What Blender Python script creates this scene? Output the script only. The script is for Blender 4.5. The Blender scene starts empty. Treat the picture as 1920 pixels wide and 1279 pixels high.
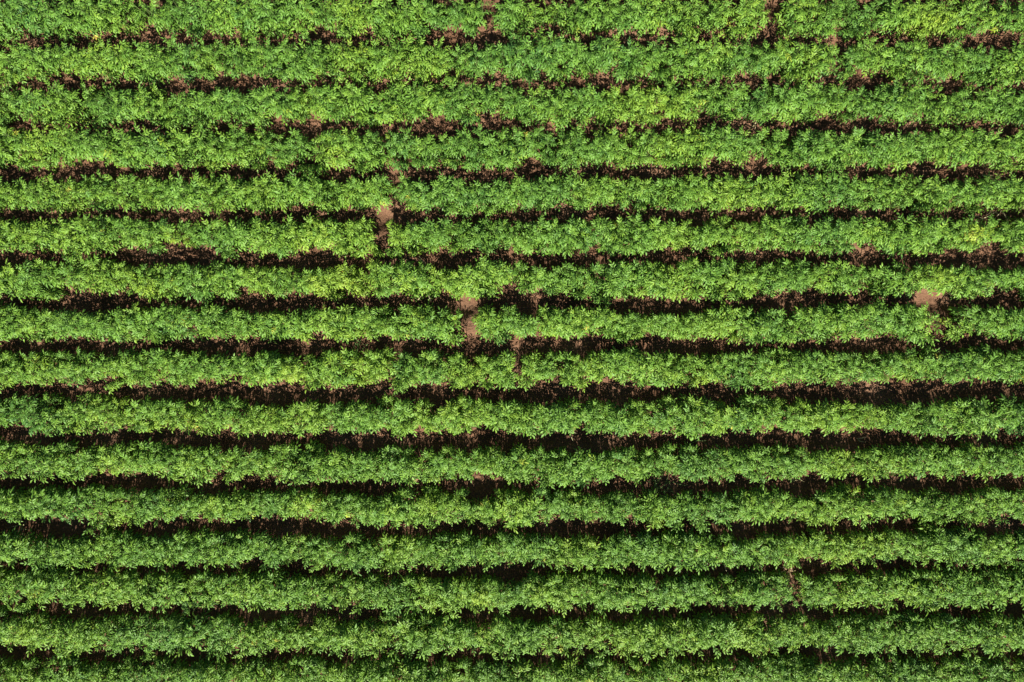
import bpy, math
import numpy as np

# ------------------------------------------------------------------ camera, sky, sun, exposure
R = math.radians
S = bpy.context.scene
H = 13.1                      # height of the drone above the furrows (m)
LENS = 25.0
CANOPY = 0.32                 # height at which row edges were measured
SUN_EL = R(36.5)
SUN_AZ = R(2.0)               # sun stands over the lower picture edge, a touch to the right

cam_data = bpy.data.cameras.new("camera")
cam_data.sensor_width = 36.0
cam_data.lens = LENS
cam_data.clip_start = 0.1
cam_data.clip_end = 8000.0
cam = bpy.data.objects.new("camera", cam_data)
cam.location = (0, 0, H)
cam.rotation_euler = (0, 0, 0)
S.collection.objects.link(cam)
S.camera = cam

W = bpy.data.worlds.new("World")
S.world = W
W.use_nodes = True
nt = W.node_tree
bg = nt.nodes["Background"]
sky = nt.nodes.new("ShaderNodeTexSky")
sky.sky_type = 'NISHITA'
sky.sun_disc = False
sky.sun_elevation = SUN_EL
sky.sun_rotation = math.pi - SUN_AZ
nt.links.new(sky.outputs[0], bg.inputs[0])
bg.inputs[1].default_value = 0.05
sky.air_density = 0.4
sky.dust_density = 0.3

sun_data = bpy.data.lights.new("sun", 'SUN')
sun_data.energy = 5.0
sun_data.angle = R(0.5)
sun_data.color = (1.0, 0.94, 0.80)
sun = bpy.data.objects.new("sun", sun_data)
sun.rotation_euler = (R(90) - SUN_EL, 0, SUN_AZ)
sun.location = (0, -10, 10)
S.collection.objects.link(sun)

S.view_settings.view_transform = 'Standard'
S.view_settings.look = 'None'
S.view_settings.exposure = 1.05
S.render.filter_size = 0.85
S.view_settings.gamma = 1.0
S.view_settings.use_curve_mapping = False

COL = S.collection
rng = np.random.default_rng(20240611)
PX = (36.0 / LENS) * (H - CANOPY) / 1920.0     # metres per photo pixel at canopy level


def wx(px): return (np.asarray(px, float) - 960.0) * PX
def wy(py): return (639.5 - np.asarray(py, float)) * PX


# ------------------------------------------------------------------ small helpers
def lattice(seed):
    return np.random.default_rng(seed).random((256, 256))


LAT = [lattice(s) for s in range(8)]


def vnoise(x, y, k=0):
    """smooth value noise in 0..1"""
    x = np.asarray(x, float); y = np.asarray(y, float)
    xi = np.floor(x).astype(int); yi = np.floor(y).astype(int)
    fx = x - xi; fy = y - yi
    fx = fx * fx * (3 - 2 * fx); fy = fy * fy * (3 - 2 * fy)
    a = LAT[k]
    g = lambda i, j: a[(xi + i) & 255, (yi + j) & 255]
    return (g(0, 0) * (1 - fx) + g(1, 0) * fx) * (1 - fy) + (g(0, 1) * (1 - fx) + g(1, 1) * fx) * fy


def fbm(x, y, k=0, n=4):
    s = 0; a = 0.5; t = 0
    for i in range(n):
        s = s + a * vnoise(x * 2 ** i + 17 * i, y * 2 ** i - 9 * i, (k + i) % 8); t += a; a *= 0.5
    return s / t


def make_mesh(name, V, loops, totals, mats, mat_idx=None, attrs=None, smooth=False):
    me = bpy.data.meshes.new(name)
    nv, nl, nf = len(V), len(loops), len(totals)
    me.vertices.add(nv)
    me.vertices.foreach_set("co", np.ascontiguousarray(V, dtype=np.float32).ravel())
    me.loops.add(nl)
    me.loops.foreach_set("vertex_index", np.ascontiguousarray(loops, dtype=np.int32))
    me.polygons.add(nf)
    st = np.zeros(nf, np.int32); st[1:] = np.cumsum(totals)[:-1]
    me.polygons.foreach_set("loop_start", st)
    me.polygons.foreach_set("loop_total", np.ascontiguousarray(totals, dtype=np.int32))
    for m in mats: me.materials.append(m)
    if mat_idx is not None:
        me.polygons.foreach_set("material_index", np.ascontiguousarray(mat_idx, dtype=np.int32))
    me.update(calc_edges=True)
    for k, v in (attrs or {}).items():
        at = me.attributes.new(k, 'FLOAT', 'POINT')
        at.data.foreach_set("value", np.ascontiguousarray(v, dtype=np.float32))
    if smooth:
        me.polygons.foreach_set("use_smooth", np.ones(nf, bool))
    return me


def link(name, data, parent=None, loc=(0, 0, 0), **props):
    o = bpy.data.objects.new(name, data)
    COL.objects.link(o)
    o.location = loc
    if parent: o.parent = parent
    for k, v in props.items(): o[k] = v
    return o


def new_mat(name):
    m = bpy.data.materials.new(name); m.use_nodes = True
    n = m.node_tree.nodes; l = m.node_tree.links
    n.clear()
    out = n.new("ShaderNodeOutputMaterial")
    return m, n, l, out


def ramp(n, stops):
    r = n.new("ShaderNodeValToRGB")
    e = r.color_ramp.elements
    while len(e) < len(stops): e.new(0.5)
    for i, (p, c) in enumerate(stops):
        e[i].position = p; e[i].color = (*c, 1)
    return r


# ------------------------------------------------------------------ materials
def leaf_material(name, stops, trans=0.10, spec=0.30, rough=0.50):
    m, n, l, out = new_mat(name)
    at = n.new("ShaderNodeAttribute"); at.attribute_name = "tint"
    r = ramp(n, stops)
    l.new(at.outputs["Fac"], r.inputs[0])
    p = n.new("ShaderNodeBsdfPrincipled")
    l.new(r.outputs[0], p.inputs["Base Color"])
    p.inputs["Roughness"].default_value = rough
    p.inputs["Specular IOR Level"].default_value = spec
    t = n.new("ShaderNodeBsdfTranslucent")
    mx = n.new("ShaderNodeMix"); mx.data_type = 'RGBA'; mx.blend_type = 'MULTIPLY'
    mx.inputs[0].default_value = 1.0
    l.new(r.outputs[0], mx.inputs[6]); mx.inputs[7].default_value = (1.5, 1.35, 0.5, 1)
    l.new(mx.outputs[2], t.inputs["Color"])
    ms = n.new("ShaderNodeMixShader"); ms.inputs[0].default_value = trans
    l.new(p.outputs[0], ms.inputs[1]); l.new(t.outputs[0], ms.inputs[2])
    l.new(ms.outputs[0], out.inputs["Surface"])
    return m


LEAF = leaf_material("potato_leaf", [
    (0.0, (0.045, 0.145, 0.036)),
    (0.4, (0.132, 0.272, 0.034)),
    (0.7, (0.232, 0.360, 0.036)),
    (0.88, (0.300, 0.380, 0.045)),
    (1.0, (0.420, 0.360, 0.060))])

STEM, n, l, out = new_mat("potato_stem")
p = n.new("ShaderNodeBsdfPrincipled")
p.inputs["Base Color"].default_value = (0.11, 0.16, 0.05, 1)
p.inputs["Roughness"].default_value = 0.5
l.new(p.outputs[0], out.inputs["Surface"])

WEED = leaf_material("weed_blade", [
    (0.0, (0.06, 0.14, 0.04)), (0.45, (0.16, 0.26, 0.08)),
    (0.6, (0.45, 0.42, 0.22)), (0.85, (0.62, 0.55, 0.33)), (1.0, (0.32, 0.19, 0.10))], trans=0.2)

SOIL, n, l, out = new_mat("red_brown_soil")
geo = n.new("ShaderNodeNewGeometry")
n1 = n.new("ShaderNodeTexNoise"); n1.inputs["Scale"].default_value = 1.3; n1.inputs["Detail"].default_value = 6
n2 = n.new("ShaderNodeTexNoise"); n2.inputs["Scale"].default_value = 38; n2.inputs["Detail"].default_value = 5
for t in (n1, n2): l.new(geo.outputs["Position"], t.inputs["Vector"])
r1 = ramp(n, [(0.3, (0.135, 0.072, 0.043)), (0.55, (0.195, 0.108, 0.067)), (0.75, (0.265, 0.158, 0.104))])
r2 = ramp(n, [(0.25, (0.55, 0.55, 0.55)), (0.6, (1.0, 1.0, 1.0)), (0.8, (1.25, 1.2, 1.15))])
l.new(n1.outputs[0], r1.inputs[0]); l.new(n2.outputs[0], r2.inputs[0])
mx = n.new("ShaderNodeMix"); mx.data_type = 'RGBA'; mx.blend_type = 'MULTIPLY'; mx.inputs[0].default_value = 1.0
l.new(r1.outputs[0], mx.inputs[6]); l.new(r2.outputs[0], mx.inputs[7])
p = n.new("ShaderNodeBsdfPrincipled"); p.inputs["Roughness"].default_value = 0.95
p.inputs["Specular IOR Level"].default_value = 0.1
l.new(mx.outputs[2], p.inputs["Base Color"])
ad = n.new("ShaderNodeMath"); ad.operation = 'ADD'
n3 = n.new("ShaderNodeTexNoise"); n3.inputs["Scale"].default_value = 14; n3.inputs["Detail"].default_value = 8; n3.inputs["Roughness"].default_value = 0.7
l.new(geo.outputs["Position"], n3.inputs["Vector"])
l.new(n2.outputs[0], ad.inputs[0]); l.new(n3.outputs[0], ad.inputs[1])
bp = n.new("ShaderNodeBump"); bp.inputs["Strength"].default_value = 0.6; bp.inputs["Distance"].default_value = 0.03
l.new(ad.outputs[0], bp.inputs["Height"]); l.new(bp.outputs[0], p.inputs["Normal"])
l.new(p.outputs[0], out.inputs["Surface"])

# ------------------------------------------------------------------ where the furrows run (photo pixels, level with the canopy)
GAPS = [
    ([(0, -8), (480, -8), (915, -4), (1450, -6), (1920, -7)], 10),
    ([(0, 76), (117, 78), (317, 72), (600, 72), (873, 72), (1007, 65), (1140, 70), (1240, 73), (1447, 72), (1697, 77), (1920, 79)], 12),
    ([(17, 160), (100, 155), (217, 155), (333, 162), (433, 157), (550, 158), (740, 155), (890, 157), (957, 160), (1140, 152), (1290, 153), (1563, 153), (1680, 157), (1813, 160), (1920, 163)], 12),
    ([(0, 240), (317, 240), (450, 237), (690, 238), (823, 242), (940, 233), (1090, 242), (1267, 235), (1480, 237), (1657, 240), (1920, 240)], 12),
    ([(0, 326), (77, 328), (167, 320), (433, 325), (740, 327), (990, 328), (1107, 323), (1207, 327), (1330, 320), (1580, 323), (1730, 320), (1920, 327)], 13),
    ([(0, 406), (60, 407), (217, 400), (333, 407), (567, 400), (840, 405), (1057, 403), (1207, 402), (1640, 400), (1813, 405), (1920, 397)], 11),
    ([(0, 483), (140, 478), (333, 486), (567, 489), (657, 484), (907, 484), (957, 490), (1040, 483), (1330, 483), (1480, 479), (1680, 486), (1920, 489)], 15),
    ([(0, 566), (150, 573), (283, 566), (567, 571), (673, 564), (880, 570), (957, 560), (1057, 569), (1267, 573), (1447, 566), (1630, 560), (1713, 566), (1920, 566)], 16),
    ([(0, 644), (333, 648), (600, 649), (740, 644), (873, 653), (973, 653), (1073, 643), (1363, 648), (1647, 646), (1920, 643)], 16),
    ([(0, 736), (433, 736), (567, 741), (807, 737), (1057, 739), (1207, 734), (1480, 738), (1613, 739), (1847, 731), (1920, 732)], 20),
    ([(0, 816), (167, 824), (267, 819), (533, 823), (807, 828), (973, 823), (1223, 829), (1363, 823), (1647, 824), (1920, 824)], 17),
    ([(0, 907), (100, 909), (200, 899), (417, 912), (690, 912), (913, 908), (1073, 915), (1363, 912), (1597, 905), (1920, 905)], 15),
    ([(0, 980), (117, 992), (200, 995), (383, 986), (567, 984), (707, 995), (907, 992), (1057, 989), (1297, 994), (1380, 995), (1463, 986), (1563, 990), (1680, 982), (1797, 984), (1920, 990)], 17),
    ([(0, 1062), (167, 1065), (467, 1065), (657, 1074), (907, 1072), (1007, 1066), (1173, 1073), (1430, 1069), (1680, 1062), (1920, 1063)], 11),
    ([(0, 1134), (133, 1142), (333, 1145), (673, 1149), (1173, 1149), (1347, 1142), (1547, 1146), (1920, 1142)], 14),
    ([(0, 1222), (200, 1234), (267, 1226), (433, 1232), (567, 1226), (690, 1232), (1040, 1229), (1347, 1226), (1780, 1226), (1920, 1229)], 11),
    ([(0, 1310), (960, 1312), (1920, 1310)], 13),
]
# bare places where soil shows: photo x, y, half-width, half-height
BARE = [
    (278, 30, 5, 40), (590, 58, 16, 14), (920, 8, 22, 16), (918, 48, 5, 20), (1004, 6, 22, 10), (1032, 56, 26, 14),
    (860, 62, 9, 12), (1450, 6, 20, 12), (1449, 45, 5, 22), (1513, 68, 15, 10), (1665, 66, 14, 9), (1870, 72, 30, 9), (300, 62, 16, 10),
    (383, 64, 16, 9), (47, 72, 16, 8), (225, 146, 14, 10), (190, 150, 14, 8), (905, 150, 36, 9), (1120, 142, 16, 10),
    (1562, 148, 16, 10), (1663, 147, 14, 10), (600, 148, 20, 7), (45, 236, 20, 9), (437, 230, 14, 10), (822, 232, 14, 8),
    (1330, 226, 12, 9), (1645, 228, 26, 11), (945, 228, 8, 10), (55, 322, 12, 8), (430, 316, 14, 9), (995, 306, 12, 8), (1330, 304, 16, 8), (1412, 310, 20, 12),
    (1775, 312, 10, 6), (330, 402, 22, 9), (212, 398, 22, 10), (730, 397, 16, 15), (1057, 400, 14, 22), (1408, 402, 24, 16), (1795, 398, 10, 9), (1870, 402, 44, 9),
    (722, 442, 7, 24), (718, 458, 12, 14), (345, 468, 30, 9), (390, 470, 26, 9), (452, 478, 10, 12), (950, 480, 22, 13), (1855, 466, 18, 12), (1872, 490, 16, 26),
    (455, 540, 7, 10), (953, 544, 16, 12), (1620, 542, 18, 12), (1720, 556, 30, 15), (1875, 545, 22, 12), (1770, 556, 16, 10), (130, 560, 16, 10), (1880, 568, 26, 12),
    (877, 590, 12, 36), (876, 622, 20, 12), (1750, 585, 20, 24), (1762, 622, 18, 22), (590, 630, 9, 9), (430, 640, 12, 8), (1513, 642, 14, 10), (1840, 628, 14, 8),
    (443, 662, 9, 12), (970, 668, 8, 34), (435, 712, 20, 12), (390, 722, 22, 10), (180, 722, 28, 10), (1140, 716, 14, 12), (560, 722, 34, 8), (60, 728, 30, 10), (1620, 722, 40, 8),
    (1820, 718, 16, 12), (25, 806, 24, 12), (420, 820, 26, 10), (1085, 826, 34, 14), (1370, 816, 16, 9), (1700, 820, 20, 8), (200, 890, 24, 14), (910, 898, 26, 14),
    (1160, 904, 30, 10), (1600, 900, 20, 14), (1700, 900, 30, 12), (450, 984, 26, 12), (130, 982, 22, 13), (555, 976, 20, 10), (1180, 978, 22, 12),
    (1480, 982, 30, 12), (1690, 976, 30, 12), (470, 1064, 40, 13), (45, 1058, 30, 9), (905, 1068, 20, 9), (1003, 1064, 24, 12), (1680, 1058, 20, 12), (1560, 1064, 40, 9),
    (1489, 1078, 8, 16), (1493, 1112, 8, 26), (1510, 1220, 22, 18), (365, 1218, 28, 14), (250, 1222, 30, 9), (823, 1228, 18, 14), (905, 1228, 24, 10), (1030, 1232, 18, 10), (1360, 1224, 30, 10),
    (1172, 1238, 8, 10), (1520, 1162, 7, 7), (1090, 1228, 14, 12), (1890, 1224, 20, 14),
]
# yellowing foliage: photo x, y, radius, amount
YELLOW = [
    (1815, 442, 16, 0.55), (772, 394, 13, 0.28), (290, 546, 26, 0.22), (620, 292, 24, 0.20), (100, 228, 26, 0.16), (1732, 60, 26, 0.20),
    (467, 1106, 24, 0.18), (903, 1116, 22, 0.22), (330, 462, 30, 0.18), (1318, 716, 16, 0.30), (655, 530, 40, 0.14), (230, 965, 22, 0.18), (610, 548, 26, 0.15),
    (560, 705, 20, 0.2), (1745, 520, 22, 0.18), (1730, 610, 22, 0.20), (1765, 605, 10, 0.35), (215, 50, 30, 0.14), (245, 740, 18, 0.22), (300, 795, 16, 0.2),
    (570, 940, 22, 0.22), (740, 1270, 20, 0.22), (1010, 40, 30, 0.16), (575, 465, 20, 0.15), (1240, 200, 30, 0.1), (1480, 230, 30, 0.12), (400, 120, 24, 0.2), (135, 140, 24, 0.22), (1680, 870, 14, 0.24),
]
X0, X1 = wx(-170), wx(2090)

GY, GW = [], []
for pts, hw in GAPS:
    a = np.array(pts, float)
    GY.append((wx(a[:, 0]), wy(a[:, 1]))); GW.append(hw * PX)
# the field goes on above and below the picture
GY.insert(0, (GY[0][0], GY[0][1] + 82 * PX)); GW.insert(0, GW[0])
GY.append((GY[-1][0], GY[-1][1] - 82 * PX)); GW.append(GW[-1])
NG = len(GY)


def gap_y(i, x):
    return np.interp(x, GY[i][0], GY[i][1])


def gap_half(i, x):
    k = GW[i]
    return k * (-0.30 + 1.9 * fbm(np.asarray(x) * 1.9 + 31 * i, np.asarray(x) * 0 + 5.3 * i, i % 8, 3))


BW = np.array([(wx(a), wy(b), c * PX, d * PX) for a, b, c, d in BARE])
YW = np.array([(wx(a), wy(b), c * PX, d) for a, b, c, d in YELLOW])


def in_bare(x, y, grow=0.0):
    hit = np.zeros(len(x), bool)
    for bx, by, rx, ry in BW:
        hit |= ((x - bx) / (rx * 0.85 + grow)) ** 2 + ((y - by) / (ry + grow)) ** 2 < 1
    return hit


def yellow_at(x, y):
    s = np.zeros(len(x))
    for bx, by, r, a in YW:
        s += a * np.exp(-((x - bx) ** 2 + (y - by) ** 2) / (r * r))
    return s


# ------------------------------------------------------------------ the ground: one sheet of ridged soil reaching the horizon
def ground_height(x, y):
    """ridges under the rows, furrows between"""
    z = np.full(x.shape, 0.10)
    best = np.full(x.shape, 1e9)
    for i in range(NG):
        best = np.minimum(best, np.abs(y - gap_y(i, x)))
    t = np.clip(best / (0.36), 0, 1)
    ridge = 0.13 * (t * t * (3 - 2 * t))
    inside = (np.abs(y) < 9)
    z = np.where(inside, ridge, 0.1)
    z = z + 0.05 * (fbm(x * 2.2, y * 2.2, 1, 3) - 0.5)
    c = fbm(x * 11, y * 11, 3, 4)
    z = z + 0.055 * (np.clip(c, 0.42, 1) - 0.5) + 0.02 * (fbm(x * 34, y * 34, 5, 2) - 0.5)
    return z


def build_ground():
    def axis(a, b, st):
        core = np.arange(a, b, st)
        far = []
        d = st
        e = 0.0
        while e < 3500:
            d *= 1.35; e += d; far.append(e)
        far = np.array(far)
        return np.concatenate([(a - far)[::-1], core, core[-1] + far])
    xs = axis(-10.8, 10.8, 0.021); ys = axis(-7.6, 7.6, 0.021)
    X, Y = np.meshgrid(xs, ys)
    Z = np.empty_like(X)
    for r in range(0, len(ys), 60):
        Z[r:r + 60] = ground_height(X[r:r + 60].ravel(), Y[r:r + 60].ravel()).reshape(X[r:r + 60].shape)
    V = np.stack([X.ravel(), Y.ravel(), Z.ravel()], 1)
    nx, ny = len(xs), len(ys)
    a = (np.arange(ny - 1)[:, None] * nx + np.arange(nx - 1)[None, :]).ravel()
    F = np.stack([a, a + 1, a + 1 + nx, a + nx], 1)
    me = make_mesh("ground", V, F.ravel(), np.full(len(F), 4), [SOIL], smooth=True)
    link("ground", me, kind="structure")


build_ground()

# ------------------------------------------------------------------ potato plants
# leaflet: base, tip, two midrib points, two edge points each side (u along, v across, w up)
LV = np.array([[0, 0, 0], [0.36, 0, -0.02], [0.70, 0, -0.10], [1, 0, -0.28],
               [0.32, 0.138, 0.075], [0.66, 0.132, -0.02], [0.32, -0.138, 0.075], [0.66, -0.132, -0.02]])
LL = np.array([0, 1, 4, 1, 2, 5, 4, 2, 3, 5, 0, 6, 1, 1, 6, 7, 2, 2, 7, 3])
LT = np.array([3, 4, 3, 3, 4, 3])
# rachis station, turn from the rachis, size
LEAFLETS = [(1.0, 0, 1.0), (0.80, 44, 0.95), (0.80, -44, 0.95), (0.56, 54, 0.88), (0.56, -54, 0.88), (0.34, 62, 0.66), (0.34, -62, 0.66)]
NS = 9


def unit(v): return v / np.maximum(np.linalg.norm(v, axis=-1, keepdims=True), 1e-9)


def grow_leaves(att, az, el, curv, L, roll, tint):
    """N compound leaves -> (V [N, nv, 3], tint [N, nv]); rachis strip first, then seven leaflets"""
    N = len(az)
    s = np.linspace(0, 1, NS)
    e = el[:, None] - curv[:, None] * s[None, :] ** 1.3
    ca, sa = np.cos(az)[:, None], np.sin(az)[:, None]
    T = np.stack([np.cos(e) * ca, np.cos(e) * sa, np.sin(e)], -1)
    step = (L / (NS - 1))[:, None, None]
    P = att[:, None, :] + np.concatenate([np.zeros((N, 1, 3)), np.cumsum((T[:, 1:] + T[:, :-1]) * 0.5 * step, 1)], 1)
    side0 = np.stack([-sa + 0 * e, ca + 0 * e, 0 * e], -1)
    up0 = np.cross(T, side0)
    cr, sr = np.cos(roll)[:, None, None], np.sin(roll)[:, None, None]
    side = side0 * cr + up0 * sr
    up = up0 * cr - side0 * sr
    parts, tt = [], []
    # rachis, a narrow three-sided strip
    for k in (0, 3, 6, 8):
        w = 0.0038 * (1.2 - 0.6 * s[k])
        parts += [P[:, k] + side[:, k] * w, P[:, k] - side[:, k] * w, P[:, k] - up[:, k] * w * 1.4]
    tt.append(np.repeat(tint[:, None] * 0.9, 12, 1))
    out = [np.stack(parts, 1)]
    for st, turn, sz in LEAFLETS:
        k = int(round(st * (NS - 1)))
        a = np.radians(turn + rng.normal(0, 9, N))
        d = T[:, k] * np.cos(a)[:, None] + side[:, k] * np.sin(a)[:, None]
        d = unit(d + up[:, k] * rng.normal(-0.04, 0.11, N)[:, None])
        sv = unit(np.cross(up[:, k], d) + up[:, k] * rng.normal(0, 0.13, N)[:, None])
        sv = unit(sv - d * np.sum(sv * d, -1, keepdims=True))
        n_ = np.cross(d, sv)
        ln = (L * 0.47 * sz * rng.uniform(0.88, 1.12, N))
        wd = ln * rng.uniform(1.0, 1.22, N)
        v = (P[:, k][:, None, :] + d[:, None, :] * (LV[None, :, 0:1] * ln[:, None, None])
             + sv[:, None, :] * (LV[None, :, 1:2] * wd[:, None, None])
             + n_[:, None, :] * (LV[None, :, 2:3] * ln[:, None, None] * rng.uniform(0.5, 1.6, N)[:, None, None]))
        out.append(v)
        tt.append(np.repeat((tint + rng.normal(0, 0.03, N))[:, None], 8, 1))
    return np.concatenate(out, 1), np.concatenate(tt, 1)


RL = []
for q in range(3):
    b = q * 3
    for a_, c_ in ((0, 1), (1, 2), (2, 0)):
        RL += [b + a_, b + c_, b + 3 + c_, b + 3 + a_]
LEAF_LOOPS = np.concatenate([np.array(RL)] + [12 + 8 * i + LL for i in range(7)])
LEAF_TOT = np.concatenate([np.full(9, 4)] + [LT] * 7)
LEAF_NV = 12 + 56
STEM_LOOPS = np.array([v for b in (0, 3, 6) for a_, c_ in ((0, 1), (1, 2), (2, 0)) for v in (b + a_, b + c_, b + 3 + c_, b + 3 + a_)])
CELL = 0.335


def row_plants(ri, dens=1.0):
    """(list of (x centre, yellowness, mesh)) for the row between furrow ri and ri + 1; furrows count from the top"""
    n_st = int((X1 - X0) / CELL * 5.0 * dens)
    x = np.linspace(X0, X1, n_st) + rng.normal(0, 0.05, n_st)
    top, bot = gap_y(ri, x) - gap_half(ri, x), gap_y(ri + 1, x) + gap_half(ri + 1, x)
    mid, half = (top + bot) / 2, (top - bot) / 2
    u = np.tile([-0.85, 0.30, -0.30, 0.85, 0.0], n_st // 5 + 1)[:n_st] + rng.normal(0, 0.22, n_st)
    u = np.clip(u, -1, 1)
    reach = np.maximum(half - 0.085, 0.05)
    y = mid + u * reach
    # vigour along the row
    vig = 0.70 + 0.5 * fbm(x * 1.6 + 7 * ri, y * 0 + 3.1 * ri, ri % 8, 3)
    keep = ~in_bare(x, y, 0.05)
    x, y, u, mid, half, reach, vig = (a[keep] for a in (x, y, u, mid, half, reach, vig))
    n_st = len(x)
    base = np.stack([x + rng.normal(0, 0.03, n_st), mid + (y - mid) * 0.45, np.zeros(n_st)], 1)
    base[:, 2] = ground_height(base[:, 0], base[:, 1]) - 0.02
    hgt = (0.66 - 0.30 * np.abs(u) ** 2) * vig + rng.normal(0, 0.095, n_st)
    hgt = np.maximum(hgt, 0.16)
    tip = np.stack([x, y, 0.10 + hgt], 1)
    # leaves up each stem
    nl = 15
    S_i = np.repeat(np.arange(n_st), nl)
    j = np.tile(np.arange(nl), n_st)
    t = np.clip(np.where(j < nl - 3, 0.12 + 0.43 * j / (nl - 4), 0.76 + 0.12 * (j - nl + 3)) + rng.normal(0, 0.02, len(j)), 0.1, 1)
    bend = np.sin(t * math.pi) * 0.03
    att = base[S_i] + (tip - base)[S_i] * t[:, None]
    att[:, 2] += bend
    az = rng.uniform(0, 6.283, n_st)[S_i] + j * 2.39996 + rng.normal(0, 0.25, len(j))
    # outward pull: leaves of the flanks turn to the furrow
    pull = 1.1 * np.abs(u[S_i]) ** 1.5
    ax, ay = np.cos(az), np.sin(az) + np.sign(u[S_i]) * pull
    az = np.arctan2(ay, ax)
    fr = j / (nl - 1)
    el = np.radians(8 + 46 * fr ** 1.7 + rng.normal(0, 18, len(j)))
    curv = np.radians(np.clip(60 - 10 * fr + rng.normal(0, 15, len(j)), 10, 110))
    L = (0.198 - 0.06 * fr ** 3) * rng.uniform(0.85, 1.12, len(j)) * np.clip(vig[S_i], 0.8, 1.1)
    roll = rng.normal(0, 0.20, len(j))
    midx, midy = att[:, 0] + np.cos(az) * L * 0.55, att[:, 1] + np.sin(az) * L * 0.55
    endx = att[:, 0] + np.cos(az) * L * 0.95
    endy = att[:, 1] + np.sin(az) * L * 0.84
    e_top = gap_y(ri, endx) - gap_half(ri, endx)
    e_bot = gap_y(ri + 1, endx) + gap_half(ri + 1, endx)
    over = np.maximum(endy - e_top, e_bot - endy)
    ok = (over < rng.exponential(0.055, len(j))) & ~((in_bare(endx, endy) | in_bare(midx, midy)) & (rng.random(len(j)) < 0.95))
    px, py = base[S_i, 0], base[S_i, 1]
    tint = (0.36 + 0.30 * (fbm(px * 1.4, py * 1.4, 2, 3) - 0.5) + 0.22 * (fbm(px * 0.35 + 50, py * 0.35, 4, 2) - 0.5)
            + 0.10 * (1 - fr) ** 2 + 0.06 * fr ** 4 + rng.normal(0, 0.055, len(j)) + rng.normal(0, 0.05, n_st)[S_i] + yellow_at(endx, endy))
    old = rng.random(len(j)) < 0.010 * (1 - fr)
    tint = np.clip(tint + old * 0.45, 0.02, 1.0)
    sel = np.nonzero(ok)[0]
    LVt, LTi = grow_leaves(att[sel], az[sel], el[sel], curv[sel], L[sel], roll[sel], tint[sel])
    leaf_stem = S_i[sel]
    cell = np.floor((base[:, 0] - X0) / CELL).astype(int)
    res = []
    for c in range(int((X1 - X0) / CELL) + 1):
        st = np.nonzero(cell == c)[0]
        if len(st) == 0: continue
        lf = np.nonzero(cell[leaf_stem] == c)[0]
        if len(lf) < 6: continue
        cx = X0 + (c + 0.5) * CELL
        cy = float(np.mean(base[st, 1]))
        org = np.array([cx, cy, 0.0])
        V = [LVt[lf].reshape(-1, 3)]
        loops = (LEAF_LOOPS[None, :] + (np.arange(len(lf)) * LEAF_NV)[:, None]).ravel()
        tot = np.tile(LEAF_TOT, len(lf))
        mi = np.zeros(len(tot), np.int32)
        ti = [LTi[lf].ravel()]
        off = len(lf) * LEAF_NV
        sl, sn = [], 0
        for i in st:
            b, e = base[i], tip[i]
            ring = []
            for f in (0, 0.35, 0.7, 1.0):
                pnt = b + (e - b) * f; pnt = pnt + np.array([0, 0, 0.03 * math.sin(f * math.pi)])
                w = 0.0085 * (1.1 - 0.6 * f)
                for q in range(3):
                    ring.append(pnt + np.array([math.cos(q * 2.0944) * w, math.sin(q * 2.0944) * w, 0]))
            V.append(np.array(ring)); sl.append(STEM_LOOPS + off + sn * 12); sn += 1
            ti.append(np.full(12, 0.4))
        V = np.concatenate(V) - org
        loops = np.concatenate([loops] + sl)
        tot = np.concatenate([tot, np.full(9 * sn, 4)])
        mi = np.concatenate([mi, np.ones(9 * sn, np.int32)])
        me = make_mesh("potato_plant", V, loops, tot, [LEAF, STEM], mi, {"tint": np.concatenate(ti)})
        res.append((org, float(np.mean(tint[sel][lf])), me))
    return res


ROWS = [
    "topmost crop row, broken by narrow bare gaps, its upper edge at the photo's top border",
    "second crop row from the top, unbroken green potato plants edged by sunlit red soil",
    "third crop row from the top, a full band of green potato plants",
    "fourth crop row from the top, dense green with a wide yellow-green patch left of centre",
    "fifth crop row from the top, above the two bare square notches of soil",
    "sixth crop row from the top, split by a slim bare gap left of centre",
    "seventh crop row from the top, ending at a bare break near the right edge",
    "eighth crop row from the top, cut by two open breaks of bare reddish soil",
    "ninth crop row from the top, just above the widest dark furrow",
    "tenth crop row from the top, just below the widest dark furrow",
    "eleventh crop row from the top, sixth from the bottom, thick dark green foliage",
    "twelfth crop row from the top, fifth from the bottom, unbroken dark green foliage",
    "thirteenth crop row from the top, fourth from the bottom, unbroken leafy foliage",
    "fourteenth crop row from the top, with one thin brown break right of centre",
    "fifteenth crop row from the top, last one whole above the bottom border",
    "bottommost crop row, its lower half cut off by the photo's bottom border",
]
beyond = []
for ri in range(NG - 1):
    plants = row_plants(ri)
    if ri == 0 or ri == NG - 2:
        beyond += plants
        continue
    cy = float(np.mean([p_[0][1] for p_ in plants]))
    row = link("crop_row", None, loc=(0, cy, 0), label=ROWS[ri - 1], category="crop row", group="rows of potato plants across the field")
    for org, ty, me in plants:
        o = link("potato_plant", me, parent=row, loc=(org[0], org[1] - cy, 0))
        if ty > 0.62: o["label"] = "yellowing potato plant"

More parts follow.
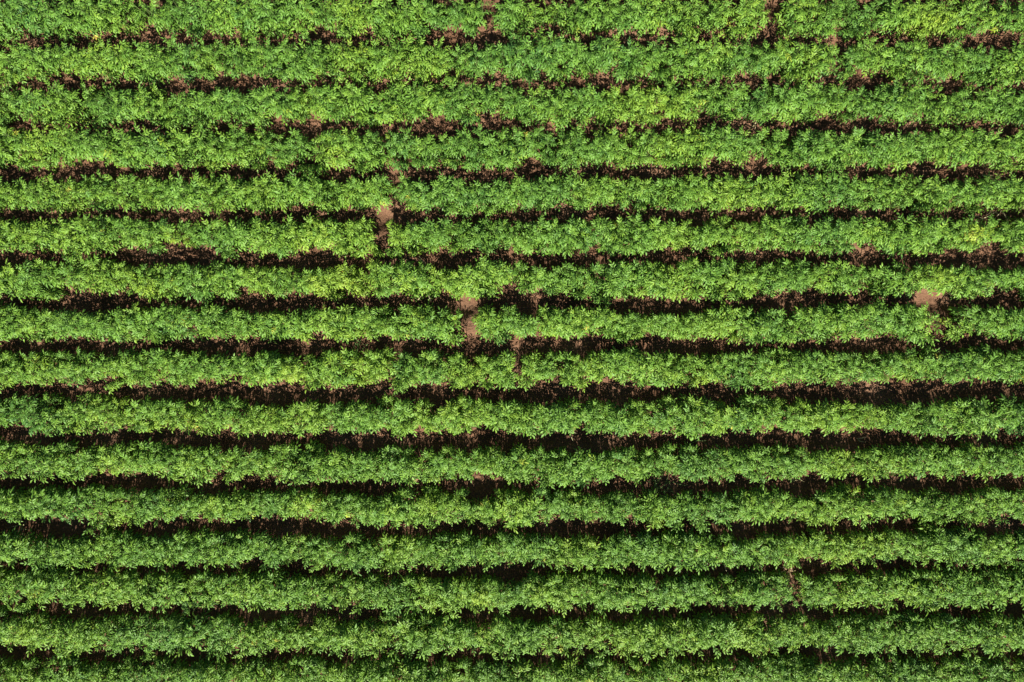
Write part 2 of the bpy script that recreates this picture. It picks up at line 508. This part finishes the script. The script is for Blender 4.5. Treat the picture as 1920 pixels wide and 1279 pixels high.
# rows that only begin where the picture ends
for i, (org, ty, me) in enumerate(beyond):
    pass
if beyond:
    Vs, Ls, Ts, Ms, Tn, off = [], [], [], [], [], 0
    for org, ty, me in beyond:
        nv = len(me.vertices); v = np.empty(nv * 3, np.float32); me.vertices.foreach_get("co", v)
        lo = np.empty(len(me.loops), np.int32); me.loops.foreach_get("vertex_index", lo)
        to = np.empty(len(me.polygons), np.int32); me.polygons.foreach_get("loop_total", to)
        mi = np.empty(len(me.polygons), np.int32); me.polygons.foreach_get("material_index", mi)
        ti = np.empty(nv, np.float32); me.attributes["tint"].data.foreach_get("value", ti)
        Vs.append(v.reshape(-1, 3) + org); Ls.append(lo + off); Ts.append(to); Ms.append(mi); Tn.append(ti); off += nv
        bpy.data.meshes.remove(me)
    me = make_mesh("crop_beyond_the_edges", np.concatenate(Vs), np.concatenate(Ls), np.concatenate(Ts), [LEAF, STEM], np.concatenate(Ms), {"tint": np.concatenate(Tn)})
    link("crop_beyond_the_edges", me, kind="stuff", label="green potato crop continuing past the photo's top and bottom borders", category="crop")


# ------------------------------------------------------------------ weeds and dry stalks in the furrows
def blades(specs, tint):
    """specs: (x, y, azimuth deg, length, width, lift deg, droop deg) each in metres about the origin"""
    V, Lo, To, Ti, off = [], [], [], [], 0
    for x, y, az, ln, w, lift, droop in specs:
        a = R(az); K = 6
        pos = np.array([x, y, 0.0]); sd = np.array([-math.sin(a), math.cos(a), 0])
        for k in range(K + 1):
            f = k / K
            e = R(lift - droop * f)
            ww = w * 0.5 * (1 - f ** 2.2) + 0.0008
            V += [pos + sd * ww, pos + np.array([0, 0, -0.35 * ww]), pos - sd * ww, ]
            Ti += [tint + 0.08 * math.sin(3.1 * k + az)] * 3
            pos = pos + np.array([math.cos(e) * math.cos(a), math.cos(e) * math.sin(a), math.sin(e)]) * (ln / K)
            a += R(4)
        for k in range(K):
            b = off + 3 * k
            for p_ in (0, 1):
                Lo += [b + p_, b + p_ + 1, b + p_ + 4, b + p_ + 3]; To.append(4)
        off += 3 * (K + 1)
    return np.array(V), np.array(Lo), np.array(To), np.clip(np.array(Ti), 0, 1)


def tuft(name, label, cat, px, py, specs, tint, lift=0.0):
    V, Lo, To, Ti = blades(specs, tint)
    me = make_mesh(name, V, Lo, To, [WEED], attrs={"tint": Ti})
    x, y = float(wx(px)), float(wy(py))
    z = float(ground_height(np.array([x]), np.array([y]))[0]) + 0.005 + lift
    link(name, me, loc=(x, y, z), label=label, category=cat, group="weeds and dry stalks between the rows")


def star(n, ln, w, lift, droop, a0=0, a1=360, spread=0.04, seed=1):
    g = np.random.default_rng(seed)
    return [(g.normal(0, spread), g.normal(0, spread), a0 + (a1 - a0) * (i + g.random()) / n, ln * g.uniform(0.6, 1.1), w * g.uniform(0.8, 1.2), lift + g.normal(0, 10), droop + g.normal(0, 14)) for i in range(n)]


tuft("dry_stalk", "pale dry stalks crossing in the furrow under the fifth crop row, far right", "dry stalks", 1862, 402,
     [(-0.10, -0.06, 22, 0.34, 0.014, 30, 40), (-0.22, 0.02, -38, 0.20, 0.012, 40, 60), (0.05, 0.10, -30, 0.22, 0.016, 35, 50), (0.28, 0.10, -78, 0.26, 0.020, 40, 60), (0.0, 0.02, 35, 0.2, 0.010, 40, 50), (0.2, 0.0, 60, 0.16, 0.009, 45, 50)], 0.80, 0.12)
tuft("dry_stalk", "single pale bent stalk in the furrow under the fourth crop row, far right", "dry stalk", 1855, 324,
     [(0, 0, -12, 0.20, 0.016, 30, 60), (0.16, -0.04, -75, 0.09, 0.012, 30, 60)], 0.82, 0.12)
tuft("dry_stalk", "pair of whitish blades hanging from the seventh crop row, left of its centre", "dry stalks", 795, 552,
     [(-0.12, -0.10, 40, 0.16, 0.012, 30, 40), (0.07, 0.03, -80, 0.17, 0.018, 30, 60)], 0.74, 0.2)
tuft("grass_weed", "green grass tuft in the furrow below the eighth crop row, left of centre", "weed", 664, 645,
     star(9, 0.26, 0.018, 45, 70, seed=3), 0.42, 0.02)
tuft("grass_weed", "spreading tuft of green grass blades under the eleventh crop row, right of centre", "weed", 1247, 914,
     star(16, 0.34, 0.016, 45, 70, spread=0.10, seed=5), 0.40, 0.05)
tuft("dry_stalk", "forked pale blade under the tenth crop row, just right of centre", "dry stalk", 1070, 816,
     [(0, 0.05, -82, 0.2, 0.016, 35, 60), (0.02, 0.06, -35, 0.12, 0.012, 30, 50)], 0.76, 0.15)
tuft("dry_stalk", "thin pale straw lying flat under the tenth crop row, right of the forked blade", "dry stalk", 1240, 815,
     [(0, 0, -12, 0.17, 0.011, 20, 40)], 0.78, 0.15)
tuft("grass_weed", "dark grass tuft in the wide dark furrow below the ninth crop row", "weed", 1312, 735,
     star(9, 0.24, 0.014, 45, 70, spread=0.06, seed=8), 0.36, 0.02)
tuft("grass_weed", "dark wispy grass tuft in the furrow below the tenth crop row", "weed", 1306, 832,
     star(11, 0.28, 0.014, 40, 60, spread=0.08, seed=9), 0.30, 0.02)
tuft("dry_stalk", "curled thin straw in the furrow below the tenth crop row, towards the right", "dry stalk", 1618, 826,
     [(0, 0, 8, 0.2, 0.010, 25, 45), (0.02, -0.03, -20, 0.15, 0.009, 20, 40)], 0.78, 0.1)
tuft("dry_stalk", "scattered whitish blades in the furrow below the second crop row, right of centre", "dry stalks", 1425, 153,
     [(-0.02, 0, 5, 0.14, 0.012, 25, 50), (0.02, -0.04, -8, 0.13, 0.010, 25, 50), (-0.58, 0.16, 75, 0.14, 0.011, 30, 40), (0.36, 0.05, -70, 0.17, 0.014, 30, 60)], 0.66, 0.12)
tuft("dry_stalk", "slanting pale blades under the third crop row, right of centre", "dry stalk", 1418, 232,
     [(0, 0, 50, 0.17, 0.018, 25, 45), (0.04, -0.08, 85, 0.12, 0.010, 25, 40)], 0.70, 0.12)
tuft("dry_stalk", "thin pale straws in the furrow below the eleventh crop row, towards the right", "dry stalks", 1500, 905,
     [(-0.1, 0.02, -15, 0.18, 0.010, 25, 50), (0.05, 0.04, -40, 0.14, 0.010, 25, 50), (-0.05, -0.03, 30, 0.13, 0.009, 25, 40)], 0.66, 0.1)
tuft("dry_stalk", "pale straws hanging below the thirteenth crop row, right of centre", "dry stalks", 1362, 1062,
     [(0, 0, -85, 0.14, 0.013, 25, 50), (0.16, 0.02, -12, 0.2, 0.011, 25, 50)], 0.74, 0.2)
tuft("dead_foliage", "brown withered foliage in the thin break of the fourteenth crop row", "dead foliage", 1491, 1074,
     star(12, 0.16, 0.026, 35, 60, spread=0.06, seed=13), 0.97, 0.06)
tuft("grass_weed", "pale green grass blades in the furrow below the twelfth crop row, left edge", "weed", 22, 990,
     star(7, 0.24, 0.016, 40, 70, spread=0.05, seed=14), 0.55, 0.05)
tuft("grass_weed", "single white-green blade poking out of the seventh crop row's upper edge", "weed", 790, 492,
     [(0, 0.05, -50, 0.16, 0.018, 30, 50), (0.0, 0.05, 120, 0.1, 0.010, 35, 50)], 0.60, 0.25)
